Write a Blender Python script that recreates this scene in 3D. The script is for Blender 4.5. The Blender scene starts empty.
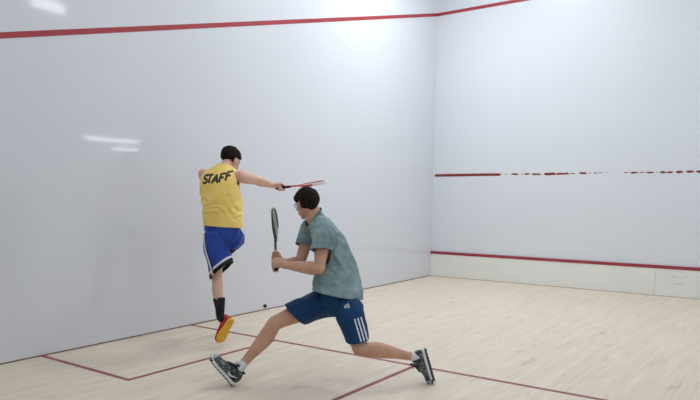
import bpy, bmesh, math, random
from mathutils import Vector, Matrix, noise
from mathutils.bvhtree import BVHTree
random.seed(7)
V = Vector
SC = bpy.context.scene
COL = SC.collection

# ------------------------------------------------------------ camera
CAM = V((5.6726, -10.4963, 1.4968))
RX, RY, RZ, FPX, CY = -.1848, .0048, .6216, 637.515, 312.946
def cam_axes():
    cy, sy, cp, sp, cr, sr = math.cos(RZ), math.sin(RZ), math.cos(RX), math.sin(RX), math.cos(RY), math.sin(RY)
    f = V((-sy*cp, cy*cp, sp)); r = V((cy, sy, 0)); u = r.cross(f)
    return cr*r + sr*u, -sr*r + cr*u, f
CR, CU, CF = cam_axes()
UP = V((0, 0, 1))
HR = V((math.cos(RZ), math.sin(RZ), 0))          # horizontal, to the right of the view
HF = V((-math.sin(RZ), math.cos(RZ), 0))         # horizontal, away from the view
def at(u, v, d):
    return CAM + (CR*((u-350)/FPX) - CU*((v-CY)/FPX) + CF)*d
cd = bpy.data.cameras.new('camera'); cam = bpy.data.objects.new('camera', cd); COL.objects.link(cam)
cam.matrix_world = Matrix(((CR.x, CU.x, -CF.x, CAM.x), (CR.y, CU.y, -CF.y, CAM.y), (CR.z, CU.z, -CF.z, CAM.z), (0, 0, 0, 1)))
cd.sensor_width = 36; cd.lens = FPX/700*36; cd.shift_y = (CY-200)/700; cd.clip_start = .05
SC.camera = cam

# ------------------------------------------------------------ materials
def mat(name, col, rough=.6, spec=.5, bump=None, var=None, metal=0, coat=0, sheen=0, emit=None):
    m = bpy.data.materials.new(name); m.use_nodes = True; nt = m.node_tree; N = nt.nodes; L = nt.links
    b = N['Principled BSDF']
    b.inputs['Base Color'].default_value = (*col, 1); b.inputs['Roughness'].default_value = rough
    b.inputs['Specular IOR Level'].default_value = spec; b.inputs['Metallic'].default_value = metal
    b.inputs['Coat Weight'].default_value = coat; b.inputs['Sheen Weight'].default_value = sheen
    tc = N.new('ShaderNodeTexCoord')
    if var:
        scale, col2, lo, hi = var[:4]
        mp = N.new('ShaderNodeMapping'); mp.inputs['Scale'].default_value = var[4] if len(var) > 4 else (1, 1, 1)
        n = N.new('ShaderNodeTexNoise'); n.inputs['Scale'].default_value = scale; n.inputs['Detail'].default_value = 5
        r = N.new('ShaderNodeValToRGB'); r.color_ramp.elements[0].position = lo; r.color_ramp.elements[1].position = hi
        r.color_ramp.elements[0].color = (*col, 1); r.color_ramp.elements[1].color = (*col2, 1)
        L.new(tc.outputs['Object'], mp.inputs[0]); L.new(mp.outputs[0], n.inputs['Vector'])
        L.new(n.outputs['Fac'], r.inputs[0]); L.new(r.outputs[0], b.inputs['Base Color'])
    if bump:
        n = N.new('ShaderNodeTexNoise'); n.inputs['Scale'].default_value = bump[0]; n.inputs['Detail'].default_value = 4
        bp = N.new('ShaderNodeBump'); bp.inputs['Strength'].default_value = bump[1]; bp.inputs['Distance'].default_value = bump[2]
        L.new(tc.outputs['Object'], n.inputs['Vector']); L.new(n.outputs['Fac'], bp.inputs['Height']); L.new(bp.outputs[0], b.inputs['Normal'])
    if emit:
        b.inputs['Emission Color'].default_value = (*emit[0], 1); b.inputs['Emission Strength'].default_value = emit[1]
    return m

def wall_mat(name, c1, c2, rough, marks=True):
    m = mat(name, c1, rough, .5); nt = m.node_tree; N = nt.nodes; L = nt.links; b = N['Principled BSDF']
    tc = [n for n in N if n.type == 'TEX_COORD'][0]
    n = N.new('ShaderNodeTexNoise'); n.inputs['Scale'].default_value = .7; n.inputs['Detail'].default_value = 6
    r = N.new('ShaderNodeMixRGB'); r.inputs[1].default_value = (*c1, 1); r.inputs[2].default_value = (*c2, 1)
    L.new(tc.outputs['Object'], n.inputs['Vector']); L.new(n.outputs['Fac'], r.inputs[0])
    out = r.outputs[0]
    if marks:      # faint scuffs left by the ball
        v = N.new('ShaderNodeTexVoronoi'); v.inputs['Scale'].default_value = 3.2; v.inputs['Randomness'].default_value = 1
        a = N.new('ShaderNodeValToRGB'); a.color_ramp.elements[0].position = .035; a.color_ramp.elements[1].position = .07
        a.color_ramp.elements[0].color = (1, 1, 1, 1); a.color_ramp.elements[1].color = (0, 0, 0, 1)
        n2 = N.new('ShaderNodeTexNoise'); n2.inputs['Scale'].default_value = .9; n2.inputs['Detail'].default_value = 2
        a2 = N.new('ShaderNodeValToRGB'); a2.color_ramp.elements[0].position = .52; a2.color_ramp.elements[1].position = .66
        mu = N.new('ShaderNodeMath'); mu.operation = 'MULTIPLY'; mu2 = N.new('ShaderNodeMath'); mu2.operation = 'MULTIPLY'; mu2.inputs[1].default_value = .28
        r2 = N.new('ShaderNodeMixRGB'); r2.inputs[2].default_value = (.42, .44, .5, 1)
        L.new(tc.outputs['Object'], v.inputs['Vector']); L.new(v.outputs['Distance'], a.inputs[0])
        L.new(tc.outputs['Object'], n2.inputs['Vector']); L.new(n2.outputs['Fac'], a2.inputs[0])
        L.new(a.outputs[0], mu.inputs[0]); L.new(a2.outputs[0], mu.inputs[1]); L.new(mu.outputs[0], mu2.inputs[0])
        L.new(mu2.outputs[0], r2.inputs[0]); L.new(out, r2.inputs[1]); out = r2.outputs[0]
    L.new(out, b.inputs['Base Color'])
    n3 = N.new('ShaderNodeTexNoise'); n3.inputs['Scale'].default_value = 1.4; bp = N.new('ShaderNodeBump')
    bp.inputs['Strength'].default_value = .04; bp.inputs['Distance'].default_value = .006
    L.new(tc.outputs['Object'], n3.inputs['Vector']); L.new(n3.outputs['Fac'], bp.inputs['Height']); L.new(bp.outputs[0], b.inputs['Normal'])
    return m

def floor_mat():
    m = mat('maple_floor', (.7, .62, .5), .38, .4); nt = m.node_tree; N = nt.nodes; L = nt.links; b = N['Principled BSDF']
    tc = [n for n in N if n.type == 'TEX_COORD'][0]
    mp = N.new('ShaderNodeMapping'); mp.inputs['Rotation'].default_value = (0, 0, math.pi/2)
    br = N.new('ShaderNodeTexBrick'); br.inputs['Scale'].default_value = 1; br.inputs['Mortar Size'].default_value = .0012
    br.inputs['Brick Width'].default_value = .9; br.inputs['Row Height'].default_value = .057; br.offset = .37
    br.inputs['Color1'].default_value = (*FL1, 1); br.inputs['Color2'].default_value = (*FL2, 1); br.inputs['Mortar'].default_value = (.67, .58, .465, 1)
    br.inputs['Bias'].default_value = -.1
    L.new(tc.outputs['Object'], mp.inputs[0]); L.new(mp.outputs[0], br.inputs['Vector'])
    # long streaks of grain and the wear of play
    mp2 = N.new('ShaderNodeMapping'); mp2.inputs['Scale'].default_value = (9, .8, 1)
    n = N.new('ShaderNodeTexNoise'); n.inputs['Scale'].default_value = 1.6; n.inputs['Detail'].default_value = 6; n.inputs['Roughness'].default_value = .6
    rp = N.new('ShaderNodeValToRGB'); rp.color_ramp.elements[0].position = .3; rp.color_ramp.elements[1].position = .72
    rp.color_ramp.elements[0].color = (.89, .87, .84, 1); rp.color_ramp.elements[1].color = (1.04, 1.04, 1.04, 1)
    mx = N.new('ShaderNodeMixRGB'); mx.blend_type = 'MULTIPLY'; mx.inputs[0].default_value = 1
    L.new(tc.outputs['Object'], mp2.inputs[0]); L.new(mp2.outputs[0], n.inputs['Vector']); L.new(n.outputs['Fac'], rp.inputs[0])
    L.new(br.outputs['Color'], mx.inputs[1]); L.new(rp.outputs[0], mx.inputs[2])
    mp3 = N.new('ShaderNodeMapping'); mp3.inputs['Scale'].default_value = (5, 1.3, 1)
    n4 = N.new('ShaderNodeTexNoise'); n4.inputs['Scale'].default_value = 2.3; n4.inputs['Detail'].default_value = 8; n4.inputs['Distortion'].default_value = .8
    r4 = N.new('ShaderNodeValToRGB'); r4.color_ramp.elements[0].position = .60; r4.color_ramp.elements[1].position = .76
    r4.color_ramp.elements[0].color = (1, 1, 1, 1); r4.color_ramp.elements[1].color = (.72, .68, .62, 1)
    mx2 = N.new('ShaderNodeMixRGB'); mx2.blend_type = 'MULTIPLY'; mx2.inputs[0].default_value = .8
    L.new(tc.outputs['Object'], mp3.inputs[0]); L.new(mp3.outputs[0], n4.inputs['Vector']); L.new(n4.outputs['Fac'], r4.inputs[0])
    L.new(mx.outputs[0], mx2.inputs[1]); L.new(r4.outputs[0], mx2.inputs[2]); L.new(mx2.outputs[0], b.inputs['Base Color'])
    return m
FL1, FL2 = (.86, .76, .635), (.825, .72, .59)

M = {}
M['wall'] = wall_mat('white_court_wall', (.74, .77, .83), (.78, .81, .86), .055)
M['wallf'] = wall_mat('white_front_wall', (.75, .79, .85), (.79, .82, .87), .3)
M['ceil'] = mat('ceiling_paint', (.72, .73, .74), .8)
M['floor'] = floor_mat()
M['red'] = mat('red_line_paint', (.42, .035, .045), .45, var=(3, (.36, .05, .06), .3, .8))
M['redf'] = mat('worn_red_floor_paint', (.27, .045, .06), .5, var=(6, (.38, .13, .13), .35, .85))
M['tin'] = mat('white_tin_panel', (.88, .88, .84), .4, var=(2.5, (.84, .84, .80), .3, .7))
M['seam'] = mat('panel_seam', (.55, .53, .50), .7)
M['gapf'] = mat('pale_floor_gap', (.50, .43, .34), .7)
M['gap'] = mat('brown_floor_gap', (.23, .14, .10), .7)
M['skin1'] = mat('skin_pale', (.80, .51, .40), .5, .4, bump=(60, .15, .002), var=(9, (.70, .40, .30), .35, .8)); 
M['skin2'] = mat('skin_tan', (.66, .385, .265), .48, .4, bump=(60, .15, .002), var=(8, (.50, .27, .18), .35, .8))
for k in ('skin1', 'skin2'):
    b = M[k].node_tree.nodes['Principled BSDF']; b.inputs['Subsurface Weight'].default_value = .08; b.inputs['Subsurface Radius'].default_value = (.02, .008, .004); b.inputs['Subsurface Scale'].default_value = .5
M['hair1'] = mat('black_brown_hair', (.010, .007, .006), .75, .12, bump=(90, .8, .008), var=(30, (.025, .017, .012), .4, .8))
M['hair2'] = mat('dark_brown_hair', (.014, .008, .006), .75, .12, bump=(90, .8, .008), var=(30, (.035, .02, .014), .4, .8))
M['yellow'] = mat('yellow_jersey', (.95, .68, .17), .75, .2, bump=(14, .3, .01), var=(5, (1.0, .77, .25), .3, .75), sheen=.1)
M['tee'] = mat('heather_teal_tee', (.18, .285, .315), .85, .15, bump=(25, .3, .008), var=(7, (.33, .45, .47), .36, .66, (1, 1, 1.6)), sheen=.1)
M['teed'] = mat('dark_teal_collar', (.15, .22, .25), .85, .15)
M['royal'] = mat('royal_blue_shorts', (.02, .075, .42), .55, .3, bump=(18, .3, .008), var=(6, (.012, .045, .28), .35, .75))
M['navy'] = mat('navy_shorts', (.005, .055, .16), .65, .25, bump=(18, .3, .008), var=(6, (.006, .042, .125), .3, .75))
M['black'] = mat('black_fabric', (.012, .012, .014), .7, .3, bump=(40, .2, .004))
M['rubber'] = mat('black_rubber', (.015, .015, .016), .5, .4)
M['white'] = mat('white_fabric', (.78, .79, .80), .7, .3)
M['sock'] = mat('white_sock', (.74, .76, .80), .85, .2, bump=(120, .4, .003))
M['bsock'] = mat('black_sock', (.016, .016, .02), .8, .2, bump=(120, .4, .003), var=(14, (.05, .055, .06), .5, .8))
M['letter'] = mat('black_print', (.03, .028, .022), .7)
M['silver'] = mat('grey_shoe_mesh', (.03, .035, .04), .6, .4, bump=(120, .5, .003), var=(28, (.17, .20, .22), .52, .66))
M['grey'] = mat('light_grey_overlay', (.36, .40, .43), .5)
M['redshoe'] = mat('red_shoe_upper', (.50, .02, .025), .55, .4, var=(14, (.62, .07, .03), .45, .7))
M['ysole'] = mat('yellow_rubber_sole', (.86, .52, .03), .45, .5, var=(12, (.85, .30, .03), .55, .8))
M['frame_red'] = mat('red_racket_frame', (.62, .05, .06), .3, .5, coat=.4)
M['frame_white'] = mat('white_racket_tip', (.85, .84, .83), .35)
M['frame_black'] = mat('black_racket_frame', (.012, .012, .013), .3, .5, coat=.4)
M['frame_grey'] = mat('silver_racket_edge', (.50, .53, .53), .3, .5, metal=.4)
M['string'] = mat('racket_string', (.55, .56, .50), .5)
M['grip'] = mat('black_grip_tape', (.015, .014, .014), .8, .3, bump=(80, .5, .002))
M['eye'] = mat('eye_white', (.75, .73, .70), .2); M['iris'] = mat('dark_iris', (.03, .015, .01), .2)
M['lips'] = mat('lips', (.42, .17, .14), .45)
M['lens'] = mat('clear_lens', (.9, .93, .95), .05, .5); M['lens'].node_tree.nodes['Principled BSDF'].inputs['Transmission Weight'].default_value = 1
M['metal'] = mat('lamp_housing', (.75, .75, .75), .4, metal=.2)
LAMP_E = 4.0
M['lamp'] = mat('lamp_diffuser', (.9, .9, .9), .5, emit=((.93, .97, 1.0), LAMP_E))
M['streak_glow'] = mat('streak_strip_glow', (.9, .9, .9), .5, emit=((.93, .97, 1.0), 8))  # glow of the added strips that the left wall mirrors

# ------------------------------------------------------------ object helpers
def link(name, me, material, parent=None):
    o = bpy.data.objects.new(name, me); COL.objects.link(o)
    if material is not None:
        for mm in (material if isinstance(material, (list, tuple)) else [material]): me.materials.append(mm)
    if parent is not None: o.parent = parent
    return o
def obj(name, bm, material, parent=None, smooth=False):
    bmesh.ops.recalc_face_normals(bm, faces=bm.faces)
    me = bpy.data.meshes.new(name); bm.to_mesh(me); bm.free()
    if smooth:
        for p in me.polygons: p.use_smooth = True
    return link(name, me, material, parent)
def tag(o, label, cat, group=None):
    o['label'] = label; o['category'] = cat
    if group: o['group'] = group
    return o
def empty(name, loc=(0, 0, 0)):
    o = bpy.data.objects.new(name, None); COL.objects.link(o); o.location = loc; o.empty_display_size = .2; return o
def rebase(root):
    """children were built in world space: keep them there under a root that stands at its base"""
    for ch in root.children: ch.matrix_parent_inverse = Matrix.Translation(-root.location)
def box(bm, a, b):
    a = V(a); b = V(b)
    vs = [bm.verts.new((x, y, z)) for x in (a.x, b.x) for y in (a.y, b.y) for z in (a.z, b.z)]
    for f in ((0, 1, 3, 2), (4, 6, 7, 5), (0, 4, 5, 1), (2, 3, 7, 6), (0, 2, 6, 4), (1, 5, 7, 3)): bm.faces.new([vs[i] for i in f])
def cr(p0, p1, p2, p3, t):
    return .5*((2*p1) + (p2-p0)*t + (2*p0-5*p1+4*p2-p3)*t*t + (3*p1-p0-3*p2+p3)*t**3)
def sweep(bm, secs, n=24, sub=6, round_ends=True, e=2.0):
    """secs: list of (centre, A, B) with A, B radius vectors; smooth closed loft"""
    S = []
    k = len(secs)
    for i in range(k-1):
        q = [secs[max(0, i-1)], secs[i], secs[i+1], secs[min(k-1, i+2)]]
        for j in range(sub):
            t = j/sub; S.append(tuple(cr(q[0][m], q[1][m], q[2][m], q[3][m], t) for m in range(3)))
    S.append(secs[-1])
    if round_ends:
        def cap(s, d):
            r = min(s[1].length, s[2].length)*round_ends; out = []
            for a in (25, 50, 72, 86):
                c = math.cos(math.radians(a)); out.append((s[0]+d*r*math.sin(math.radians(a)), s[1]*c, s[2]*c))
            return out
        d0 = (S[0][0]-S[1][0]).normalized(); d1 = (S[-1][0]-S[-2][0]).normalized()
        S = cap(S[0], d0)[::-1] + S + cap(S[-1], d1)
    rings = []
    for c, A, B in S:
        ring = []
        for i in range(n):
            a = 2*math.pi*i/n; x, y = math.cos(a), math.sin(a)
            if e != 2:
                x = math.copysign(abs(x)**(2/e), x); y = math.copysign(abs(y)**(2/e), y)
            ring.append(bm.verts.new(c + A*x + B*y))
        rings.append(ring)
    for r0, r1 in zip(rings, rings[1:]):
        for i in range(n): bm.faces.new((r0[i], r0[(i+1) % n], r1[(i+1) % n], r1[i]))
    bm.faces.new(rings[0][::-1]); bm.faces.new(rings[-1])
def frame(t, hint):
    t = t.normalized(); a = hint - t*hint.dot(t)
    if a.length < 1e-4: a = V((1, 0, 0)) - t*t.x
    a.normalize(); return a, t.cross(a)
def limb(bm, pts, radii, hint=UP, n=20, sub=5, ends=1.0):
    secs = []
    for i, p in enumerate(pts):
        t = pts[min(i+1, len(pts)-1)] - pts[max(i-1, 0)]
        a, b = frame(t, hint); r = radii[i]
        ra, rb = (r, r) if not isinstance(r, tuple) else r
        secs.append((p, a*ra, b*rb))
    sweep(bm, secs, n, sub, ends)
def prof(bm, a, b, prof_, hint=UP, off=None):
    """limb segment from a to b with profile [(t, r or (r_hint, r_side), bulge along hint)]"""
    pts = []; rad = []
    h, _ = frame(b-a, hint)
    for q in prof_:
        pts.append(a.lerp(b, q[0]) + h*(q[2] if len(q) > 2 else 0)); rad.append(q[1])
    limb(bm, pts, rad, hint)
def ball(bm, c, r, Mx=None, seg=20):
    """ellipsoid with radii r, in frame Mx (3x3)"""
    res = bmesh.ops.create_uvsphere(bm, u_segments=seg, v_segments=seg//2+2, radius=1)
    for v in res['verts']:
        p = V((v.co.x*r[0], v.co.y*r[1], v.co.z*r[2]))
        v.co = c + (Mx @ p if Mx else p)
def remesh(bm, vox, smooth=3, fac=.5):
    me = bpy.data.meshes.new('tmp'); bmesh.ops.recalc_face_normals(bm, faces=bm.faces); bm.to_mesh(me); bm.free()
    o = bpy.data.objects.new('tmp', me); COL.objects.link(o)
    m = o.modifiers.new('r', 'REMESH'); m.mode = 'VOXEL'; m.voxel_size = vox; m.use_smooth_shade = True
    if smooth:
        s = o.modifiers.new('s', 'SMOOTH'); s.iterations = smooth; s.factor = fac
    dg = bpy.context.evaluated_depsgraph_get(); dg.update()
    out = bpy.data.meshes.new_from_object(o.evaluated_get(dg)); bpy.data.objects.remove(o); bpy.data.meshes.remove(me)
    return out
def cut_mesh(me, cuts):
    """open a cloth volume: cuts = (point, outward normal, radius)"""
    bm = bmesh.new(); bm.from_mesh(me)
    for p, nrm, rad in cuts:
        nrm = nrm.normalized()
        fs = [f for f in bm.faces if (f.calc_center_median()-p).length < rad + .02]
        g = set(fs); [g.update(f.edges) for f in fs]; [g.update(f.verts) for f in fs]
        bmesh.ops.bisect_plane(bm, geom=list(g), plane_co=p, plane_no=nrm, dist=1e-5)
        dead = [f for f in bm.faces if (f.calc_center_median()-p).length < rad and (f.calc_center_median()-p).dot(nrm) > 0]
        bmesh.ops.delete(bm, geom=dead, context='FACES')
    # keep the biggest island only
    seen = set(); best = []
    bm.faces.ensure_lookup_table()
    for f in bm.faces:
        if f in seen: continue
        st = [f]; isl = []; seen.add(f)
        while st:
            g = st.pop(); isl.append(g)
            for e_ in g.edges:
                for h in e_.link_faces:
                    if h not in seen: seen.add(h); st.append(h)
        if len(isl) > len(best): best = isl
    keep = set(best); bmesh.ops.delete(bm, geom=[f for f in bm.faces if f not in keep], context='FACES')
    bm.to_mesh(me); bm.free(); return me
def wrinkle(me, fn):
    bm = bmesh.new(); bm.from_mesh(me); bm.normal_update()
    mv = [(v, v.normal*fn(v.co)) for v in bm.verts]
    for v, d in mv: v.co += d
    bm.to_mesh(me); bm.free()
def solid(o, t=.003, off=0):
    m = o.modifiers.new('solid', 'SOLIDIFY'); m.thickness = t; m.offset = off; return o
def bvh_of(me):
    bm = bmesh.new(); bm.from_mesh(me); b = BVHTree.FromBMesh(bm); bm.free(); return b
def decal(name, strokes, O, U, W, N, me, material, parent, lift=.0025, step=.006):
    """strokes: (list of (u, v), width or list of widths); laid on the surface of me, seen from +N"""
    tree = bvh_of(me); bm = bmesh.new(); N = N.normalized()
    for pts, w in strokes:
        ws = w if isinstance(w, (list, tuple)) else [w]*len(pts)
        P = []
        for i in range(len(pts)-1):
            a, b = V(pts[i]), V(pts[i+1]); k = max(1, int((b-a).length/step))
            for j in range(k): P.append((a.lerp(b, j/k), ws[i]+(ws[i+1]-ws[i])*j/k))
        P.append((V(pts[-1]), ws[-1])); rows = []
        for i, (p, ww) in enumerate(P):
            t = (P[min(i+1, len(P)-1)][0]-P[max(i-1, 0)][0]).normalized(); nn = V((-t.y, t.x)); row = []
            m_ = max(2, int(ww/step)+1)
            m_ = 4
            for j in range(m_+1):
                q = p + nn*ww*(j/m_-.5); w0 = O + U*q.x + W*q.y
                hit = tree.ray_cast(w0 + N*.4, -N, .9)
                row.append(bm.verts.new((hit[0] + N*lift) if hit[0] else w0))
            rows.append(row)
        for r0, r1 in zip(rows, rows[1:]):
            for j in range(len(r0)-1): bm.faces.new((r0[j], r0[j+1], r1[j+1], r1[j]))
    return solid(obj(name, bm, material, parent, True), .0012)

# ------------------------------------------------------------ the court
X1, Y0, H = 6.1, -12.0, 5.6
def struct(name, bm, m):
    o = obj(name, bm, m); o['kind'] = 'structure'; return o
bm = bmesh.new(); box(bm, (-.2, Y0-.2, -.15), (X1+.2, .2, 0)); struct('floor', bm, M['floor'])
bm = bmesh.new(); box(bm, (-.2, Y0-.2, 0), (0, .2, H)); struct('wall_left', bm, M['wall'])
bm = bmesh.new(); box(bm, (0, 0, 0), (X1, .2, H)); struct('wall_front', bm, M['wallf'])
bm = bmesh.new(); box(bm, (X1, Y0-.2, 0), (X1+.2, .2, H)); struct('wall_right', bm, M['wallf'])
bm = bmesh.new(); box(bm, (0, Y0-.2, 0), (X1, Y0, H)); struct('wall_back', bm, M['ceil'])
bm = bmesh.new(); box(bm, (-.2, Y0-.2, H), (X1+.2, .2, H+.15)); struct('ceiling', bm, M['ceil'])
bm = bmesh.new(); box(bm, (.0005, Y0, 0), (.004, -.0, .012)); struct('baseboard_left', bm, M['gap'])
bm = bmesh.new(); box(bm, (.0, -.026, .0), (X1, -.0205, .009)); struct('baseboard_front', bm, M['gapf'])
nt_ = [0]
def trim(bm, m):
    nt_[0] += 1; return struct('trim_%d' % nt_[0], bm, m)
S_, B_, D_, HW, ZS, TIN, SV, OUT = 5.71, 1.303, 1.773, 2.957, 2.281, .4387, 1.831, 4.560
lw = .022; T = .0015
bm = bmesh.new(); box(bm, (.004, -S_-lw, 0), (X1, -S_+lw, T)); trim(bm, M['redf'])                       # short line
bm = bmesh.new(); box(bm, (HW-lw, Y0, 0), (HW+lw, -S_-lw, T)); trim(bm, M['redf'])                       # half court line
bm = bmesh.new(); box(bm, (B_-lw, -S_-D_-lw, 0), (B_+lw, -S_-lw, T)); trim(bm, M['redf'])                # service box side
bm = bmesh.new(); box(bm, (.004, -S_-D_-lw, 0), (B_-lw, -S_-D_+lw, T)); trim(bm, M['redf'])              # service box back
bx2 = 2*HW-B_
bm = bmesh.new(); box(bm, (bx2-lw, -S_-D_-lw, 0), (bx2+lw, -S_-lw, T)); trim(bm, M['redf'])
bm = bmesh.new(); box(bm, (bx2+lw, -S_-D_-lw, 0), (X1, -S_-D_+lw, T)); trim(bm, M['redf'])
bm = bmesh.new(); box(bm, (.0, -.003, OUT-.025), (X1, 0, OUT+.025)); trim(bm, M['red'])                  # front out line
sl = (OUT-ZS)/9.75                                                                                       # side out line, sloping to the back
for xa, xb in ((0, .003), (X1-.003, X1)):
    bm = bmesh.new(); vs = []
    for y in (0, -9.75):
        for x in (xa, xb):
            for dz in (-.025, .025): vs.append(bm.verts.new((x, y, OUT+sl*y+dz)))
    for f in ((0, 1, 3, 2), (4, 6, 7, 5), (0, 4, 5, 1), (2, 3, 7, 6), (0, 2, 6, 4), (1, 5, 7, 3)): bm.faces.new([vs[i] for i in f])
    trim(bm, M['red'])
# worn service line on the front wall: whole at first, then flaked to fragments
M['rust'] = mat('flaking_red_line', (.27, .035, .025), .7, var=(20, (.19, .03, .02), .3, .7))
bm = bmesh.new(); x = .03
def frag(x0, x1, z, h, jag=.006):
    k = max(2, int((x1-x0)/.03)); top = []; bot = []
    for i in range(k+1):
        xx = x0+(x1-x0)*i/k; f = 1 if 0 < i < k else .4
        top.append((xx, z+h*f+random.uniform(-jag, jag))); bot.append((xx, z-h*f+random.uniform(-jag, jag)))
    for y in (0, -.003): pass
    a = [[bm.verts.new((q[0], y, q[1])) for q in top] for y in (0, -.003)]; b = [[bm.verts.new((q[0], y, q[1])) for q in bot] for y in (0, -.003)]
    for i in range(k):
        bm.faces.new((a[1][i], a[1][i+1], b[1][i+1], b[1][i])); bm.faces.new((a[0][i], a[0][i+1], b[0][i+1], b[0][i]))
        bm.faces.new((a[0][i], a[0][i+1], a[1][i+1], a[1][i])); bm.faces.new((b[0][i], b[0][i+1], b[1][i+1], b[1][i]))
    for i in (0, k): bm.faces.new((a[0][i], a[1][i], b[1][i], b[0][i]))
def front_x(u, v=173):      # where on the front wall the view column u meets the service line
    d = CR*((u-350)/FPX) - CU*((v-CY)/FPX) + CF
    return CAM.x + d.x*(-CAM.y/d.y)
frag(.03, front_x(501), SV, .022, .002)
for u0, u1, h in ((505,507,.008),(511,519,.013),(521,523,.006),(524,530,.012),(532,541,.013),(544,556,.020),(556,569,.015),(570,575,.01),(579,587,.014),(589,591,.006),(594,597,.009),(598,604,.006),(607,608,.005),
                  (624,628,.008),(630,638,.012),(640,644,.008),(646,654,.011),(656,658,.006),(660,666,.018),(666,673,.014),(676,683,.018),(686,694,.016),(696,712,.018),(716,730,.014),(734,750,.018),(756,775,.012)):
    frag(front_x(u0), front_x(u1), SV+random.uniform(-.004, .004), h, .004)
trim(bm, M['rust'])

# the tin: white boards with a red strip on top
t = empty('tin_board', (X1/2, 0, 0)); tag(t, 'low white tin board with a red top edge along the foot of the front wall', 'board')
xs = front_x(655, 281)
for a, b in ((0.002, xs-.003), (xs+.003, X1-.001)):
    bm = bmesh.new(); box(bm, (a, -.02, .004), (b, -.002, TIN-.024)); obj('panel', bm, M['tin'], t)
bm = bmesh.new(); box(bm, (xs-.003, -.017, .004), (xs+.003, -.002, TIN-.024)); obj('seam', bm, M['seam'], t)
bm = bmesh.new(); box(bm, (0.002, -.026, TIN-.024), (X1-.001, -.002, TIN+.024)); obj('top_strip', bm, mat('tin_strip_paint', (.34, .035, .06), .4, var=(3, (.44, .12, .15), .55, .85)), t)['label'] = 'red strip along the top of the tin'
for u0, u1, dz in ((671, 676, .10), (675, 684, .0), (683, 687, .11)):
    a = front_x(u0, 284); b = front_x(u1, 284); bm = bmesh.new(); box(bm, (a, -.0206, .20+dz), (b, -.0195, .207+dz)); obj('scuff', bm, M['seam'], t)
rebase(t)

# ------------------------------------------------------------ ceiling lamps and added reflection strips on the right wall (outside the frame)
def add_light(loc, rot, sx, sy, power, col=(.93, .97, 1)):
    l = bpy.data.lights.new('court_light', 'AREA'); l.shape = 'RECTANGLE'; l.size = sx; l.size_y = sy; l.energy = power; l.color = col
    o = bpy.data.objects.new('court_light', l); COL.objects.link(o); o.location = loc; o.rotation_euler = rot; return o
CL = [(1.7, -2.3), (4.4, -2.3), (1.7, -4.8), (4.4, -4.8), (1.7, -7.3), (4.4, -7.3), (4.2, -10.6)]  # last panel placed behind the camera as added fill on the players
PW = [84, 6, 24, 5, 2, 15, 24]
for i, ((x, y), pw) in enumerate(zip(CL, PW)):
    t = empty('ceiling_light', (x, y, H)); tag(t, 'white ceiling light panel of the court, high above the floor', 'light', 'ceiling lights of the court')
    bm = bmesh.new(); box(bm, (x-.65, y-.35, H-.06), (x+.65, y+.35, H)); obj('housing', bm, M['metal'], t)
    bm = bmesh.new(); box(bm, (x-.6, y-.3, H-.07), (x+.6, y+.3, H-.06)); obj('diffuser', bm, M['lamp'], t)
    rebase(t)
    add_light((x, y, H-.08), (0, 0, 0), 1.2, .6, pw)
def mirror_top(u, v):
    d = CR*((u-350)/FPX) - CU*((v-CY)/FPX) + CF
    k = -CAM.x/d.x; p = CAM + d*k; d.x = -d.x
    return p + d*((H-.07-p.z)/d.z)
def mirror_spot(u, v, x=X1-.05):     # what the left wall mirrors towards the camera at view position u, v
    d = CR*((u-350)/FPX) - CU*((v-CY)/FPX) + CF
    k = -CAM.x/d.x; p = CAM + d*k; d.x = -d.x
    return p + d*((x-p.x)/d.x)
print('ceiling mirror', mirror_top(28, 4), mirror_top(68, 6), mirror_top(45, 1), mirror_top(48, 9))
a = mirror_spot(84, 138); b = mirror_spot(139, 142); c = mirror_spot(112, 149); d = mirror_spot(139, 150)
e_, f_ = mirror_spot(31, 4), mirror_spot(66, 7)
for p, q, hh in ((a, b, .035), (c, d, .03), (e_, f_, .09)):  # invented strips, set where the left wall shows them as bright streaks
    t = empty('reflection_strip', (X1, (p.y+q.y)/2, (p.z+q.z)/2)); tag(t, 'added glowing strip on the right wall, mirrored as a streak in the left wall', 'light', 'added strips mirrored in the left wall')
    z = (p.z+q.z)/2
    bm = bmesh.new(); box(bm, (X1-.04, min(p.y, q.y), z-hh-.01), (X1-.001, max(p.y, q.y), z+hh+.01)); obj('housing', bm, M['metal'], t)
    bm = bmesh.new(); box(bm, (X1-.05, min(p.y, q.y)+.02, z-hh), (X1-.041, max(p.y, q.y)-.02, z+hh)); obj('diffuser', bm, M['streak_glow'], t)
    rebase(t)

# ------------------------------------------------------------ people: building blocks
VOX = .0036
def head_parts(bm, c, Mx):
    """c = centre between the ears; Mx columns: right, forward, up"""
    B = lambda p, r: ball(bm, c + Mx @ V(p), r, Mx, 24)
    B((0, -.010, .035), (.073, .092, .082))
    B((0, .030, -.020), (.060, .062, .080))
    B((0, .034, -.070), (.046, .050, .042))
    B((0, .068, -.098), (.020, .020, .016))
    B((0, .070, .028), (.050, .022, .014))
    for s in (-1, 1):
        B((s*.081, -.006, -.002), (.010, .020, .033)); B((s*.075, .0, -.028), (.007, .012, .014))
        B((s*.036, .066, -.028), (.022, .018, .018)); B((s*.045, .028, -.062), (.016, .035, .025))
        B((s*.011, .101, -.038), (.009, .010, .008))
    limb(bm, [c + Mx @ V(p) for p in ((0, .086, .018), (0, .097, -.008), (0, .108, -.030))], [.008, .010, .012], Mx @ V((1, 0, 0)), 12, 4)
    B((0, .084, -.066), (.022, .010, .009))
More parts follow.
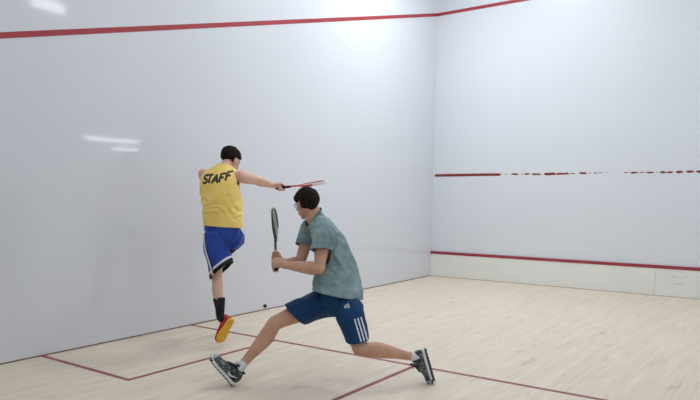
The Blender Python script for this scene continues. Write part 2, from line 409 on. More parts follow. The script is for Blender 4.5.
def face_bits(c, Mx, parent, hair):
    for s in (-1, 1):
        bm = bmesh.new(); ball(bm, c + Mx @ V((s*.031, .080, .004)), (.013, .012, .0085), Mx, 14); obj('eye', bm, M['eye'], parent, True)
        bm = bmesh.new(); ball(bm, c + Mx @ V((s*.031, .089, .004)), (.005, .004, .005), Mx, 12); obj('iris', bm, M['iris'], parent, True)
        bm = bmesh.new(); limb(bm, [c + Mx @ V(p) for p in ((s*.015, .090, .024), (s*.033, .090, .029), (s*.050, .077, .024))], [.003, .0035, .002], UP, 8, 4); obj('eyebrow', bm, hair, parent, True)
    bm = bmesh.new(); limb(bm, [c + Mx @ V(p) for p in ((-.021, .086, -.066), (0, .0955, -.065), (.021, .086, -.066))], [.003, .0055, .003], UP, 8, 4); obj('lips', bm, M['lips'], parent, True)
def hair(c, Mx, material, parent, nape=-.055, seed=0, scale=1.0, fringe=.055):
    bm = bmesh.new(); res = bmesh.ops.create_icosphere(bm, subdivisions=6, radius=1)
    for v in res['verts']:
        d = v.co.normalized(); p = V((d.x*.084*scale, d.y*.106*scale, d.z*.098*scale)) + V((0, -.012, .032))
        # hairline height depends on the bearing: high over the face, low at the nape, cut round the ears
        yy = p.y
        line = nape if yy < -.035 else nape + (fringe-nape)*min(1, max(0, (yy+.035)/.10))**.75
        if yy < -.035: line += .022*min(1, abs(p.x)/.07)**2
        side = abs(p.x) > .05 and -.030 < yy < .022
        if side: line = max(line, .034)
        h = max(0, min(1, (p.z-line)/.012+.5))
        q = p*18; q.z *= .6
        tuft = noise.noise(q+V((seed, 0, 0)))*.008 + noise.noise(p*V((70, 70, 30)).x)*.0025 + noise.noise(V((p.x*90, p.y*90, p.z*25)))*.003
        inside = V((d.x*.062, d.y*.08, d.z*.070)) + V((0, -.01, .034))
        out = p + d*(tuft - .006*max(0, -p.z/.06))
        tz = min(1, max(0, (.035-p.z)/.08)); out.x *= 1-.15*tz; out.y *= (1-.07*tz) if out.y < 0 else .95
        v.co = c + Mx @ (inside.lerp(out, h))
    return obj('hair', bm, material, parent, True)
def grip_hand(bm, Hd, a, Wr, side, rh=.015, k=1.0):
    """closed hand round a handle: Hd point on the handle, a its axis, Wr the wrist"""
    a = a.normalized(); e1 = Wr-Hd; e1 = (e1 - a*e1.dot(a)).normalized(); e2 = a.cross(e1)*side
    wa, _ = frame(Hd-Wr, a)
    secs = []
    for p, hw, th in ((Wr, .027, .021), (Wr.lerp(Hd + e1*.045 + e2*.018, .6), .034, .020), (Hd + e1*.040 + e2*.022, .041, .018), (Hd + e1*.012 + e2*.031, .042, .014), (Hd - e1*.010 + e2*.029, .040, .011)):
        secs.append([p, hw, th])
    S = []
    for i, (p, hw, th) in enumerate(secs):
        tt = secs[min(i+1, 4)][0]-secs[max(i-1, 0)][0]; aa, bb = frame(tt, a); S.append((p, aa*hw*k, bb*th*k))
    sweep(bm, S, 20, 5)
    for off, end, r in ((.031, 225, .0088), (.0105, 245, .0092), (-.010, 238, .0088), (-.030, 210, .0078)):
        pts = []
        for al in range(8, end, 24):
            A = math.radians(al); R = rh + r + .001 + (.006 if al < 30 else 0)
            bend = 1 + .10*math.cos(3*A)                     # knuckle bends
            pts.append(Hd + a*off*k + (e2*math.cos(A) - e1*math.sin(A))*R*bend)
        limb(bm, pts, [r*(1.06 - .22*i/len(pts)) for i in range(len(pts))], a, 12, 3)
    limb(bm, [Wr.lerp(Hd, .35) + a*.012 - e2*.002, Hd + e1*.032 - e2*.010 + a*.022, Hd + e1*.012 - e2*.027 + a*.036, Hd - e1*.006 - e2*.029 + a*.047, Hd - e1*.020 - e2*.020 + a*.052],
         [.015, .0135, .011, .0098, .008], a, 12, 4)
def open_hand(bm, Wr, d, palm, side):
    """relaxed hand: d towards the knuckles, palm = direction the palm faces"""
    d = d.normalized(); palm = (palm - d*palm.dot(d)).normalized(); s = d.cross(palm)*side
    sweep(bm, [(Wr, s*.027, palm*.02), (Wr+d*.035, s*.036, palm*.017), (Wr+d*.085, s*.041, palm*.013)], 18, 5)
    for o, L, r in ((-.031, .070, .0085), (-.0105, .080, .009), (.0105, .074, .0085), (.031, .058, .0075)):
        b = Wr + d*.082 + s*o
        limb(bm, [b, b+d*L*.42+palm*.006, b+d*L*.75+palm*.020, b+d*L*.95+palm*.038], [r, r, r*.92, r*.8], palm, 12, 4)
    b = Wr + d*.018 - s*.022
    limb(bm, [b, b+d*.03-s*.022+palm*.010, b+d*.058-s*.033+palm*.018, b+d*.082-s*.034+palm*.024], [.014, .0125, .0105, .0085], palm, 12, 4)
THIGH = lambda k=1: [(0, (.074*k, .070*k)), (.25, (.078*k, .074*k), .002), (.55, (.073*k, .070*k), .006), (.82, (.058*k, .056*k), .003), (1, (.054*k, .053*k))]
SHIN = lambda k=1: [(0, (.053*k, .052*k)), (.12, (.054*k, .052*k), -.004), (.30, (.058*k, .055*k), -.014), (.50, (.050*k, .048*k), -.012), (.72, (.037*k, .036*k), -.005), (.9, (.031*k, .032*k)), (1, (.034*k, .032*k))]
UARM = lambda k=1: [(0, .050*k), (.25, .050*k), (.55, .045*k), (.85, .040*k), (1, .039*k)]
FARM = lambda k=1: [(0, .038*k), (.12, .042*k), (.3, .0435*k), (.6, .035*k), (.85, .027*k), (1, .026*k)]
def leg(bm, hip, knee, ank, fwd, k=1.0):
    prof(bm, hip, knee, THIGH(k), fwd); prof(bm, knee, ank, SHIN(k), fwd)
    h, s = frame(ank-hip, fwd)
    ball(bm, knee + h*.020, (.034, .034, .036))
def foot_core(bm, heel, Fx, ank):
    """simple foot inside the shoe; Fx columns: lateral, toe, up"""
    L = lambda p: heel + Fx @ V(p)
    limb(bm, [ank, L((0, .055, .085)), L((0, .12, .055)), L((0, .20, .035))], [.029, .032, .028, .021], Fx @ V((1, 0, 0)), 16, 4)
    ball(bm, L((0, .045, .05)), (.026, .03, .03), Fx)
def shoe(parent, heel, Fx, upper, sole, lace, ank, lateral, accents, side_mark=None):
    """heel = lowest back point of the sole. Fx columns: lateral x, toe y, up z. length .29"""
    L = lambda p: heel + Fx @ V(p)
    X, Yv, Z = Fx @ V((1, 0, 0)), Fx @ V((0, 1, 0)), Fx @ V((0, 0, 1))
    bm = bmesh.new(); secs = []
    for y, w, z0, z1 in ((.002, .020, .030, .075), (.012, .030, .020, .092), (.045, .036, .018, .098), (.085, .038, .018, .096), (.125, .042, .018, .082), (.165, .047, .018, .068), (.205, .047, .018, .056), (.245, .042, .018, .052), (.270, .033, .018, .046), (.284, .018, .020, .036)):
        secs.append((L((0, y, (z0+z1)/2)), X*w, Z*(z1-z0)/2))
    sweep(bm, secs, 28, 4, .5, 2.5); me = remesh(bm, .003, 3)
    cut_mesh(me, [(L((0, .048, .088)), (Z*.97 - Yv*.12), .052)])
    up = solid(link('shoe', me, [upper, M['grey']] if accents else [upper], parent), .003)
    if accents:
        for p in me.polygons:
            q = Fx.inverted() @ (p.center-heel)
            if q.y > .247 or (.09 < q.y < .215 and abs(math.sin((q.y+q.z*.9)*150)) < .24 and q.z < .062 and abs(q.x) > .02): p.material_index = 1
    bm = bmesh.new(); secs = []
    for y, w, x in ((-.004, .020, 0), (.010, .032, 0), (.05, .037, .001), (.10, .037, .003), (.15, .044, .002), (.20, .050, 0), (.245, .044, -.004), (.275, .030, -.008), (.292, .012, -.010)):
        up_ = .006 if y > .24 else 0
        up_ = up_*(y-.24)/.02 if y > .24 else 0
        secs.append((L((x*lateral, y, .013+up_)), X*w, Z*.013))
    sweep(bm, secs, 24, 4, .5, 3.5); so = obj('sole', bm, [sole, M['rubber']] if accents else sole, up, True)
    if accents:
        for p in so.data.polygons:
            if (Fx.inverted() @ (p.center-heel)).z < (.007 if (Fx.inverted() @ (p.center-heel)).y < .24 else .02): p.material_index = 1
    # outsole with tread blocks
    bm = bmesh.new()
    for i in range(9):
        y = .012 + i*.031; w = (.026, .031, .031, .031, .036, .041, .041, .036, .022)[i]
        for s in (-1, 1):
            sweep(bm, [(L((s*w*.5, y-.010, .0)), X*w*.44, Z*.003), (L((s*w*.5, y+.010, .0)), X*w*.44, Z*.003)], 10, 1, .3, 4)
    obj('tread', bm, M['rubber'] if accents else sole, up, True)
    # collar
    bm = bmesh.new(); pts = [L((math.cos(a)*.030, .048+math.sin(a)*.040, .094 + .010*max(0, -math.sin(a)) - .004*max(0, math.sin(a)))) for a in [2*math.pi*i/20 for i in range(21)]]
    limb(bm, pts, [.006]*21, UP, 10, 2, .2); obj('collar', bm, M['black'] if accents else upper, up, True)
    bm = bmesh.new(); sweep(bm, [(L((0, .085, .112)), X*.020, Yv*.004), (L((0, .105, .096)), X*.022, Z*.004), (L((0, .165, .074)), X*.020, Z*.004)], 14, 4); obj('tongue', bm, M['black'] if accents else upper, up, True)
    bm = bmesh.new()
    for i in range(5):
        y = .095+i*.018; z = .098-i*.0075
        limb(bm, [L((-.024, y+.004, z-.008)), L((0, y, z+.004)), L((.024, y+.006, z-.008))], [.0028]*3, UP, 8, 3)
    for s in (-1, 1):   # bow
        b = L((0, .093, .106))
        limb(bm, [b, b+X*s*.018+Z*.012-Yv*.004, b+X*s*.035+Z*.004, b+X*s*.020-Z*.002, b], [.0028]*5, UP, 8, 4)
        limb(bm, [b, b+X*s*.014+Z*.004+Yv*.015, b+X*s*.034-Z*.004+Yv*.03], [.0026]*3, UP, 8, 4)
    obj('laces', bm, lace, up, True)
    if side_mark:
        N = X*side_mark
        # check-like swoosh: thin tail rising to the heel, hook at the front
        pts = [(.150, .066), (.118, .052), (.092, .041), (.070, .037), (.056, .043), (.052, .056)]
        pts = [(.018, .062), (.040, .050), (.062, .041), (.080, .037), (.094, .041), (.098, .054)] 
        decal('side_emblem', [([(x, y) for x, y in pts], [.002, .007, .012, .015, .010, .003])], heel + X*0, Yv, Z, N, me, M['white'], up, .002, .004)
    return up
def ground_frame(toe, up):
    y = toe.normalized(); z = (up - y*up.dot(y)).normalized(); x = y.cross(z)
    return Matrix((x, y, z)).transposed()
def racket(name, butt, tip, face, frame_m, tip_m, label, edge_m=None, L0=.685, grip_m=None):
    y = (tip-butt).normalized(); L = (tip-butt).length; z = (face - y*face.dot(y)).normalized(); x = y.cross(z)
    Mx = Matrix((x, y, z)).transposed(); s = L/L0
    t = empty(name, butt); tag(t, label, 'racket')
    W = lambda p: butt + Mx @ (V(p)*s)
    hc, ha, hb = .522, .163, .098
    def oval(a0, a1, k): return [W((hb*math.sin(a), hc - ha*math.cos(a), 0)) for a in [a0+(a1-a0)*i/k for i in range(k+1)]]
    pi = math.pi
    bm = bmesh.new(); pts = oval(0, 2*pi, 48); limb(bm, pts, [(.011*s, .0065*s)]*49, z, 12, 2, .2)
    for sg in (-1, 1):
        limb(bm, [W((sg*.004, .255, 0)), W((sg*.020, .315, 0)), W((sg*.052, .385, 0))], [.0085*s, .0075*s, .0065*s], z, 12, 4)
    limb(bm, [W((0, .19, 0)), W((0, .23, 0)), W((0, .275, 0))], [.010*s, .0095*s, .011*s], z, 12, 3); obj('frame', bm, frame_m, t, True)
    bm = bmesh.new(); limb(bm, oval(pi*.62, pi*1.38, 24), [(.0125*s, .0075*s)]*25, z, 12, 2, .3); obj('bumper_guard', bm, tip_m, t, True)
    if edge_m:
        bm = bmesh.new(); limb(bm, oval(pi*.05, pi*.60, 24), [(.012*s, .0075*s)]*25, z, 12, 2, .3); obj('frame_edge', bm, edge_m, t, True)
    bm = bmesh.new()
    for i in range(-8, 9):
        u = i*.0108
        hgt = ha*math.sqrt(max(0, 1-(u/hb)**2)); limb(bm, [W((u, hc-hgt, 0)), W((u, hc+hgt, 0))], [.0011*s]*2, z, 6, 1, .2)
    for i in range(-12, 13):
        v = i*.0125; wd = hb*math.sqrt(max(0, 1-(v/ha)**2)); limb(bm, [W((-wd, hc+v, .0012)), W((wd, hc+v, .0012))], [.0011*s]*2, z, 6, 1, .2)
    st = obj('strings', bm, M['string'], t, True)
    bm = bmesh.new(); limb(bm, [W((0, .0, 0)), W((0, .012, 0)), W((0, .02, 0)), W((0, .10, 0)), W((0, .19, 0)), W((0, .205, 0))], [.0175*s, .0178*s, .0145*s, .0135*s, .0135*s, .011*s], z, 12, 3, .3); obj('grip', bm, grip_m or M['grip'], t, True)
    rebase(t); return t

def fold_noise(p, s, seed):
    return noise.noise(V((p.x*s[0]+seed, p.y*s[1], p.z*s[2])))
def ridge(x, w):        # one soft crease
    return math.exp(-(x/w)**2)

# ============================================================ PLAYER IN THE TEAL SHIRT
TH = math.radians(-15)
fw = (-math.cos(TH)*HR + math.sin(TH)*HF).normalized()          # chest faces left of view, slightly to the viewer
lf = UP.cross(fw)                                                # his left side (towards the viewer)
p2 = empty('person')
tag(p2, 'person in teal t-shirt and navy shorts lunging, both hands on a racket', 'person')
hipL, hipR = at(347, 301, 5.10), at(329, 301, 5.28)
kneeL, kneeR = at(360, 349, 4.97), at(275, 323, 5.16)
ankL, ankR = at(413, 356.5, 5.12), at(241.5, 366, 5.08)
shL, shR = at(325, 230, 4.99), at(311, 226, 5.34)
elL, wrL = at(319, 269, 4.93), at(284.5, 265, 4.97)
elR, wrR = at(300, 263, 5.28), at(285, 262.5, 5.09)
pel = (hipL+hipR)/2 + UP*.03
chest = at(330, 243, 5.17); waist = at(339, 272, 5.19); shc = at(320, 223, 5.16); nk = at(314, 214, 5.16)
hd = at(306.5, 204.5, 5.17)
HT = math.radians(50); hf = (-math.cos(HT)*HR + math.sin(HT)*HF - UP*.12).normalized()
hup = (UP - fw*-.10); hup = (hup - hf*hup.dot(hf)).normalized(); HM2 = Matrix((hf.cross(hup), hf, hup)).transposed()
# racket first: the hands close on it
rb, rt = at(276, 269.5, 4.98), at(274.8, 211, 5.42)
ra = (rt-rb).normalized()
bm = bmesh.new()
pf = (fw*.75 + UP*.0 + lf*.2).normalized()
def tsec(c, w, d, f=fw, s=lf): return (c, s*w, f*d)
sweep(bm, [tsec(pel-UP*.05, .10, .07), tsec(pel, .130, .090), tsec(waist, .128, .092), tsec(chest, .140, .100), tsec(at(325, 233, 5.16), .140, .088), tsec(shc, .105, .060), tsec(nk, .058, .058)], 32, 6)
leg(bm, hipL, kneeL, ankL, (fw*.5+UP*-.2 - HR*.5), 1.13); leg(bm, hipR, kneeR, ankR, (UP + fw*.6), 1.13)
for sh, el, wr in ((shL, elL, wrL), (shR, elR, wrR)):
    prof(bm, sh, el, UARM(1.15), fw); prof(bm, el, wr, FARM(1.2), UP)
    limb(bm, [shc, sh], [.045, .046], UP)
limb(bm, [nk - UP*.03, nk.lerp(hd, .5)-fw*.008, hd + HM2 @ V((0, -.022, -.03))], [.068, .063, .062], fw)
head_parts(bm, hd, HM2)
grip_hand(bm, rb + ra*.125, ra, wrR, 1, k=1.28); grip_hand(bm, rb + ra*.040, ra, wrL, -1, k=1.28)
heelR = at(232.5, 385.5, 5.03); heelR.z = max(heelR.z, .004)
toeR = at(207.5, 356, 5.03)
FR = ground_frame((toeR-heelR), (HF - HR*.05).cross(toeR-heelR))
toeL = at(435.5, 383.5, 5.12)
heelL = toeL + (at(425.5, 348.5, 5.10)-toeL).normalized()*.29
FLm = ground_frame(toeL-heelL, (HF + HR*.15).cross(toeL-heelL))
foot_core(bm, heelR, FR, ankR); foot_core(bm, heelL, FLm, ankL)
body = link('body', remesh(bm, VOX, 4), M['skin2'], p2)
face_bits(hd, HM2, p2, M['hair2'])
hair(hd, HM2, M['hair2'], p2, nape=-.062, seed=3.1, scale=1.13)
# glasses
G = lambda p: hd + HM2 @ V(p)
bm = bmesh.new()
for s in (-1, 1):
    limb(bm, [G((s*.033+.024*math.cos(a), .103-.006*abs(math.cos(a)), .002+.017*math.sin(a))) for a in [2*math.pi*i/18 for i in range(19)]], [.0016]*19, UP, 8, 1, .2)
    limb(bm, [G((s*.058, .098, .008)), G((s*.078, .05, .008)), G((s*.083, .0, .012)), G((s*.082, -.018, .0))], [.0018]*4, UP, 8, 3)
limb(bm, [G((-.009, .104, .006)), G((0, .107, .009)), G((.009, .104, .006))], [.0016]*3, UP, 8, 2)
gl = obj('glasses', bm, M['rubber'], p2, True)
for s in (-1, 1):
    bm = bmesh.new(); ball(bm, G((s*.033, .100, .002)), (.022, .0012, .016), HM2, 16); obj('lens', bm, M['lens'], gl, True)
# t-shirt
bm = bmesh.new()
hemc = at(338, 294.5, 5.17)
sweep(bm, [tsec(hemc - UP*.10, .205, .206), tsec(hemc + UP*.02, .202, .202), tsec(at(336.5, 272, 5.18), .190, .178), tsec(at(333, 252, 5.17), .180, .142), tsec(at(327, 236, 5.165), .180, .128), tsec(at(321.5, 225, 5.16), .135, .098), tsec(at(316.5, 217, 5.16), .078, .074), tsec(at(314, 212.5, 5.16), .070, .066)], 36, 7, .3)
cuts = [(at(316, 216.0, 5.16), (nk-shc).normalized()*1.0 + fw*.45, .13), (hemc, -UP*1.0 + fw*.20, .40)]
for sh, el, s in ((shL, elL, 1), (shR, elR, -1)):
    d = (el-sh)
    limb(bm, [shc.lerp(sh, .35), sh - lf*s*.0 + d*.05, sh + d*.35, sh + d*.72, sh + d*.86], [.082, (.084, .080), (.080, .074), (.082, .070), (.084, .072)], fw, 24, 5, .3)
    cuts.append((sh + d*.53, d.normalized() - fw*.12, .115))
me = remesh(bm, .005, 10, .6)
# keep cuts of the sleeves away from the trunk
def cut_sleeve(me, p, nrm, rad, cx, crad):
    bm = bmesh.new(); bm.from_mesh(me); nrm = nrm.normalized()
    fs = [f for f in bm.faces if (f.calc_center_median()-p).length < rad+.02]
    g = set(fs); [g.update(f.edges) for f in fs]; [g.update(f.verts) for f in fs]
    bmesh.ops.bisect_plane(bm, geom=list(g), plane_co=p, plane_no=nrm, dist=1e-5)
    dead = []
    for f in bm.faces:
        c = f.calc_center_median(); q = c-p; h = q.dot(nrm)
        if h > 0 and q.length < rad and (q-nrm*h).length < crad: dead.append(f)
    bmesh.ops.delete(bm, geom=dead, context='FACES'); bm.to_mesh(me); bm.free()
def folds(p, ax, seed, f1_=4.0, f2_=17.0):
    # soft creases that run along ax
    ax = ax.normalized(); al = p.dot(ax); pe = p - ax*al
    q = pe*f2_ + ax*(al*f1_) + V((seed, seed*.7, 0)); q += V((1, 1, 1))*noise.noise(p*5)*1.2
    return (1-abs(noise.noise(q))*2.6)
def p2shirt(p):
    n1 = fold_noise(p, (6, 6, 9), 2.0)
    lo = at(314, 288, 5.0); w1 = ridge((p-lo).length, .26)
    a = folds(p, HR*.9 + UP*.25, 3.0)*w1                                  # gathers above the hip
    b = folds(p, HR*.55 - UP*.8, 8.0)*ridge((p-at(338, 245, 5.0)).length, .28)   # pulls across the back
    c = folds(p, HR*.8 + UP*.6, 5.0)*ridge((p-at(318, 240, 5.0)).length, .14)
    return .008*n1 + .016*a + .013*b + .009*c - .001
cut_mesh(me, cuts[:2])
for c_ in cuts[2:]: cut_sleeve(me, c_[0], c_[1], .15, None, .082)
me = cut_mesh(me, []); wrinkle(me, p2shirt)
for p in me.polygons: p.use_smooth = True
shirt = solid(link('t_shirt', me, M['tee'], p2), .003)
bm = bmesh.new(); cn, ca = at(316, 216.0, 5.16), ((nk-shc).normalized() + fw*.45).normalized()
xa, ya = frame(ca, fw)
limb(bm, [cn + xa*math.cos(a)*.070 + ya*math.sin(a)*.076 for a in [2*math.pi*i/24 for i in range(25)]], [.006]*25, UP, 8, 2, .2); obj('collar', bm, M['teed'], shirt, True)
bm = bmesh.new(); tp = cn - xa*.074; ball(bm, tp + ca*.012, (.010, .010, .010)); obj('neck_tag', bm, M['black'], shirt, True)
M['pale'] = mat('pale_print', (.50, .45, .38), .8)
decal('chest_print', [([(-.014, 0), (.014, .004)], .016)], at(314, 236, 5.0), HR, UP, -HF, me, M['pale'], shirt)
# shorts
bm = bmesh.new()
sweep(bm, [tsec(pel+UP*.12, .145, .115), tsec(pel+UP*.05, .160, .128), tsec(pel-UP*.03, .175, .142), tsec(pel-UP*.10, .150, .125)], 30, 6, .4)
dL = kneeL-hipL; dR = kneeR-hipR
ball(bm, hipR.lerp(pel, .4) - fw*.035 - UP*.01, (.135, .135, .125))
limb(bm, [hipL-UP*.02, hipL+dL*.35, hipL+dL*.7, hipL+dL*1.0], [(.114, .112), (.115, .108), (.092, .095), (.086, .092)], fw, 24, 5, .3)
limb(bm, [hipR+UP*.0, hipR+dR*.35, hipR+dR*.68, hipR+dR*1.02], [(.130, .126), (.114, .108), (.108, .104), (.106, .102)], fw, 24, 5, .3)
me = remesh(bm, .005, 8, .6)
cut_mesh(me, [(pel+UP*.125, UP, .3), (at(358, 340.5, 5.0), HR*.19 - UP, .17), (at(295, 313.5, 5.22), -HR*.72 - UP*.69, .19)])
def p2short(p):
    n1 = fold_noise(p, (8, 8, 9), 4.0); q = p-pel
    return .009*n1 + .007*folds(p, HR*.7 - UP*.7 if q.dot(HR) > 0 else HR*.85 + UP*.3, 4.0, 3, 13) - .003
wrinkle(me, lambda p: max(-.006, p2short(p)))
for p in me.polygons: p.use_smooth = True
sho = solid(link('shorts', me, M['navy'], p2), .003)
vd = lambda p: (CAM-p).normalized()
O = at(360, 330, 4.9); ax = (at(364.5, 342, 4.9)-at(357.5, 318, 4.9)); L = ax.length; ax.normalize(); sd = (HR - ax*HR.dot(ax)).normalized()
decal('side_stripes', [([(o, -L*.50), (o, L*.46)], .0105) for o in (-.0235, 0.002, .0275)], O + (at(361, 330, 4.9)-O), sd, ax, vd(O), me, M['white'], sho)
O = at(347, 305.5, 4.9)
bars = []
for i, (x, h) in enumerate(((-.016, .012), (-.003, .021), (.012, .030))): bars.append(([(x-.004, -.006 - .002), (x-.004-h*.45, h*.0-.008 + .0)], .002)) if False else bars.append(([(x+.006, -.012), (x-.006, -.012+h)], [.0085, .0085]))
decal('leg_emblem', bars + [([(-.022, -.017), (.022, -.017)], .004)], O, HR, UP, vd(O), me, M['white'], sho)
# socks and shoes
def sock(name, a, b, r0, r1, m, parent, hint=UP):
    bm = bmesh.new(); limb(bm, [a, a.lerp(b, .3), a.lerp(b, .7), b], [r0, (r0*2+r1)/3, (r0+2*r1)/3, r1], hint, 24, 5, .15)
    return obj(name, bm, m, parent, True)
def shin_at(k, a, t): return a.lerp(k, t)
sock('sock', heelR + FR @ V((0, .05, .07)), ankR.lerp(kneeR, .055), .040, .0395, M['sock'], p2)
sock('sock', heelL + FLm @ V((0, .05, .07)), ankL.lerp(kneeL, .035), .040, .0385, M['sock'], p2)
shoe(p2, heelR, FR @ Matrix.Diagonal((1.05, 1.0, 1.3)), M['silver'], M['white'], M['black'], ankR, 1, True, side_mark=-1)
shoe(p2, heelL, FLm @ Matrix.Diagonal((1.05, 1.0, 1.3)), M['silver'], M['white'], M['black'], ankL, -1, True, side_mark=None)
p2.location = V((pel.x, pel.y, 0)); rebase(p2)
racket('racket', rb, rt, (HR*.97 + HF*-.2), M['frame_black'], M['frame_black'], 'black and silver racket held upright in both hands by the player in teal', edge_m=M['frame_grey'])

# ============================================================ PLAYER IN THE YELLOW TANK TOP
PH = math.radians(14)
f1 = (math.cos(PH)*HF + math.sin(PH)*HR).normalized(); r1 = f1.cross(UP)       # faces away; r1 his right
p1 = empty('person')
tag(p1, 'person in yellow staff tank top and blue shorts jumping beside the left wall', 'person')
D = 6.3
pel1 = at(222.5, 231, D)
hL, kL, aL = at(215, 236, D-.02), at(217, 277, D+.02), at(221, 319, D+.0)
hR_, kR, aR = at(231, 236, D), at(235, 240, D+.41), at(221, 258, D+.22)
sL, eL, wL = at(203.5, 174, D+.12), at(206, 184, D+.38), at(214, 178, D+.58)
sR, eR, wR = at(240.5, 176.5, D-.03), at(255.5, 180, D+.18), at(273, 185.5, D+.37)
nk1 = at(224.5, 166, D+.06); hd1 = at(230.8, 160.5, D+.15)
ty = math.radians(38); hf1 = (math.cos(ty)*HF + math.sin(ty)*HR - UP*.55).normalized(); hu1 = (UP + f1*.3 + HR*.15); hu1 = (hu1 - hf1*hu1.dot(hf1)).normalized(); HM1 = Matrix((hf1.cross(hu1), hf1, hu1)).transposed()
rb1, rt1 = at(276.5, 188.3, D+.42), at(326, 182.2, D+.02)
ra1 = (rt1-rb1).normalized()
bm = bmesh.new()
def s1(c, w, d): return (c, r1*w, f1*d)
sc1 = at(221.5, 173, D+.03)
sweep(bm, [s1(pel1-UP*.06, .10, .06), s1(pel1, .120, .078), s1(at(223.5, 213, D), .135, .095), s1(at(222, 195, D), .150, .108), s1(at(221.5, 182, D+.01), .160, .105), s1(sc1, .135, .075), s1(nk1, .058, .058)], 32, 6)
leg(bm, hL, kL, aL, f1, 1.0); leg(bm, hR_, kR, aR, UP + f1*.5, .85)
for sh, el, wr in ((sL, eL, wL), (sR, eR, wR)):
    prof(bm, sh, el, UARM(1.24 if sh is sR else 1.08), UP); prof(bm, el, wr, FARM(1.15), UP); limb(bm, [sc1, sh - UP*.01], [.045, .052], UP)
limb(bm, [nk1 - UP*.03, nk1.lerp(hd1, .5), hd1 + HM1 @ V((0, -.018, -.04))], [.060, .054, .055], f1)
head_parts(bm, hd1, HM1)
grip_hand(bm, rb1 + ra1*.062, ra1, wR, -1)
open_hand(bm, wL, (wL-eL), -f1-UP, 1)
# left foot, toes pointing down, sole to the viewer and right
heel1 = at(232.5, 320.0, D-.06); toe1 = at(218.5, 344, D-.02)
Fx1 = ground_frame(toe1-heel1, -(HR*.75 - HF*.75) + UP*.2)
heel1 = heel1
foot_core(bm, heel1, Fx1, aL)
heel2 = aR + (HR*.03 - UP*.05 - HF*.02); Fx2 = ground_frame(-HR*.45 + f1*.6 - UP*.35, (kR-aR)); foot_core(bm, heel2, Fx2, aR)
link('body', remesh(bm, VOX, 4), M['skin1'], p1)
face_bits(hd1, HM1, p1, M['hair1'])
hair(hd1, HM1, M['hair1'], p1, nape=-.050, seed=8.4, scale=1.14)
# tank top
bm = bmesh.new(); hem1 = at(223.5, 224, D)
sweep(bm, [s1(hem1-UP*.08, .208, .155), s1(hem1, .203, .152), s1(at(222.5, 208, D), .200, .145), s1(at(220.5, 192, D), .205, .145), s1(at(220.0, 181, D+.01), .203, .135), s1(at(221, 174.0, D+.03), .190, .105), s1(at(221.8, 169.5, D+.05), .150, .088), s1(at(223, 166.5, D+.06), .095, .075), s1(at(224, 163.5, D+.07), .075, .068)], 36, 7, .3)
me = remesh(bm, .005, 6, .6)
cut_mesh(me, [(at(223.8, 166, D+.055), UP*1.0 + f1*.5, .12), (hem1 - UP*.022, -UP - HR*.06, .4)])
for sh, s in ((sR, 1), (sL, -1)):
    cut_sleeve(me, sh + r1*s*-.022 - UP*.02, r1*s + f1*.1, .2, None, .085)
cut_mesh(me, [])
def tank(p):
    n1 = fold_noise(p, (5, 5, 6), 1.0)
    a = folds(p, HR*.6 - UP*.8, 2.0, 3, 11)*ridge((p-at(214, 205, D)).length, .3)
    b = folds(p, HR*.8 + UP*.45, 6.0, 3, 12)*ridge((p-at(232, 215, D)).length, .25)
    return .009*n1 + .013*a + .011*b - .002
wrinkle(me, tank)
for p in me.polygons: p.use_smooth = True
tk = solid(link('tank_top', me, M['yellow'], p1), .003)
# STAFF across the back
def letter(ch):
    return {'S': [[(1, .82), (.85, 1), (.2, 1), (0, .82), (0, .66), (.2, .52), (.8, .48), (1, .34), (1, .18), (.8, 0), (.15, 0), (0, .18)]],
            'T': [[(-.05, 1), (1.05, 1)], [(.5, 1), (.5, -.05)]], 'A': [[(-.02, -.05), (.5, 1.02)], [(.5, 1.02), (1.02, -.05)], [(.22, .33), (.78, .33)]],
            'F': [[(.05, -.05), (.05, 1.07)], [(.0, 1), (1.0, 1)], [(.05, .52), (.8, .52)]]}[ch]
st = []
for ch, u0, v0, w, sk in (('S', 201.6, 183.0, .038, .0), ('T', 206.0, 182.8, .044, .05), ('A', 211.6, 182.9, .055, .04), ('F', 218.8, 182.0, .048, .14), ('F', 225.0, 180.2, .048, .25)):
    o = at(u0, v0, D-.13); b0 = at(222, 180, D-.13); q = o-b0; x0, y0 = q.dot(HR), q.z
    for pl in letter(ch):
        st.append(([(x0 + x*w + y*.014, y0 + y*.078 + x*w*sk) for x, y in pl], .021))
decal('lettering', st, at(222, 180, D-.13), HR, UP, -HF, me, M['letter'], tk, .003, .005)
# shorts
bm = bmesh.new()
sweep(bm, [s1(pel1+UP*.09, .160, .115), s1(pel1+UP*.03, .182, .135), s1(pel1-UP*.05, .178, .138), s1(pel1-UP*.10, .14, .10)], 30, 6, .4)
d1 = kL-hL; d2 = kR-hR_
limb(bm, [hL + UP*.02 + HR*.005, hL+d1*.35+HR*.012, hL+d1*.7+HR*.040, hL+d1*1.12+HR*.060], [(.13, .118), (.13, .122), (.126, .120), (.124, .112)], f1, 24, 5, .3)
limb(bm, [hR_+HR*.005, hR_+d2*.35, hR_+d2*.7, hR_+d2*1.0], [(.125, .105), (.115, .110), (.105, .105), (.105, .105)], UP, 24, 5, .3)
me = remesh(bm, .005, 8, .6)
hp = at(221, 271, D); hn = (CR*.62 - CU*.79)
cut_mesh(me, [(pel1+UP*.085, UP, .3), (hp, hn, .19), (hR_+d2*.88, d2, .16)])
def sh1(p):
    n1 = fold_noise(p, (7, 7, 6), 6.0); q = p-pel1
    return .009*n1 + .007*folds(p, UP + HR*.3, 4.0, 3, 12) - .003
wrinkle(me, lambda p: max(-.008, sh1(p)))
for p in me.polygons: p.use_smooth = True
s_ob = link('shorts', me, [M['royal'], M['black'], M['white']], p1)
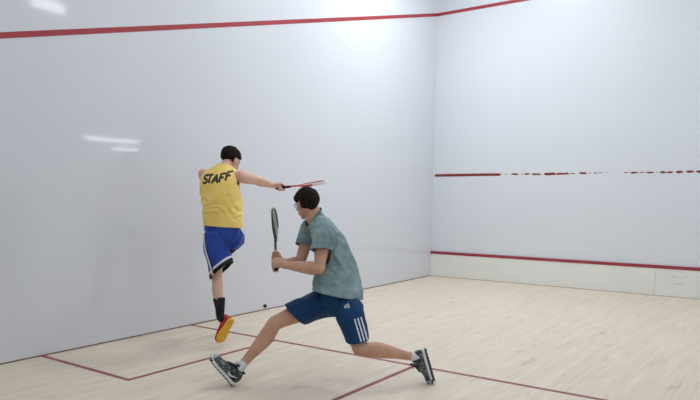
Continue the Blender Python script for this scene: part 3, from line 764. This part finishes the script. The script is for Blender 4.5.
for p in me.polygons:
    h = (p.center-hp).dot(hn.normalized())
    if (p.center-hp).length < .22:
        if h > -.036: p.material_index = 1
        elif h > -.056: p.material_index = 2
solid(s_ob, .003)
# white stripe with a thin dark line down the left side
O = at(207, 250, D); Nn = (-HR*.75 - HF*.66)
sdv = UP.cross(Nn).normalized(); 
def sp(u, v):
    q = at(u, v, D-.08)-O; return q
path = [(203.5, 230), (203.6, 240), (205.5, 251), (209, 263), (212.5, 275)]
def onpath(sh):
    out = []
    for u, v in path:
        q = at(u+sh, v, D-.05)-O
        out.append((q.dot(HR), q.dot(UP)))
    return out
decal('side_stripe', [(onpath(1.2), .020)], O, HR, UP, -HF, me, M['white'], s_ob, .003)
decal('side_piping', [(onpath(3.2), .010)], O, HR, UP, -HF, me, M['black'], s_ob, .003)
# black tights on the right shin, black sock on the left
bm = bmesh.new(); prof(bm, kR, aR, SHIN(1.08), UP + f1*.5); obj('leg_sleeve', bm, M['black'], p1, True)
bm = bmesh.new(); limb(bm, [heel1 + Fx1 @ V((0, .060, .052)), aL.lerp(kL, .03), aL.lerp(kL, .26), aL.lerp(kL, .49)], [.028, .041, .047, .061], f1, 24, 5, .1); obj('sock', bm, M['bsock'], p1, True)
bm = bmesh.new(); limb(bm, [heel2 + Fx2 @ V((0, .05, .07)), aR.lerp(kR, .1), aR.lerp(kR, .2)], [.040, .040, .042], f1, 20, 4, .1); obj('sock', bm, M['bsock'], p1, True)
shoe(p1, heel1, Fx1 @ Matrix.Diagonal((1.12, .95, 1.15)), M['redshoe'], M['ysole'], M['redshoe'], aL, -1, False)
shoe(p1, heel2, Fx2, M['redshoe'], M['ysole'], M['redshoe'], aR, 1, False)
p1.location = V((pel1.x, pel1.y, 0)); rebase(p1)
racket('racket', rb1, rt1, (UP*.93 - HF*.25), M['frame_red'], M['frame_white'], 'red racket with a white tip swung out level by the player in yellow')

# ------------------------------------------------------------ ball
bc = at(265, 306, 6.9)
bm = bmesh.new(); bmesh.ops.create_uvsphere(bm, u_segments=24, v_segments=16, radius=.021)
o = obj('squash_ball', bm, M['rubber'], None, True); o.location = bc
tag(o, 'small black ball in the air just above the floor by the left wall', 'ball')

# ------------------------------------------------------------ world and view
w = bpy.data.worlds.new('world'); SC.world = w; w.use_nodes = True
w.node_tree.nodes['Background'].inputs[0].default_value = (.5, .52, .55, 1); w.node_tree.nodes['Background'].inputs[1].default_value = .2
SC.view_settings.view_transform = 'Standard'; SC.view_settings.look = 'None'; SC.view_settings.gamma = 1; SC.view_settings.exposure = -.02
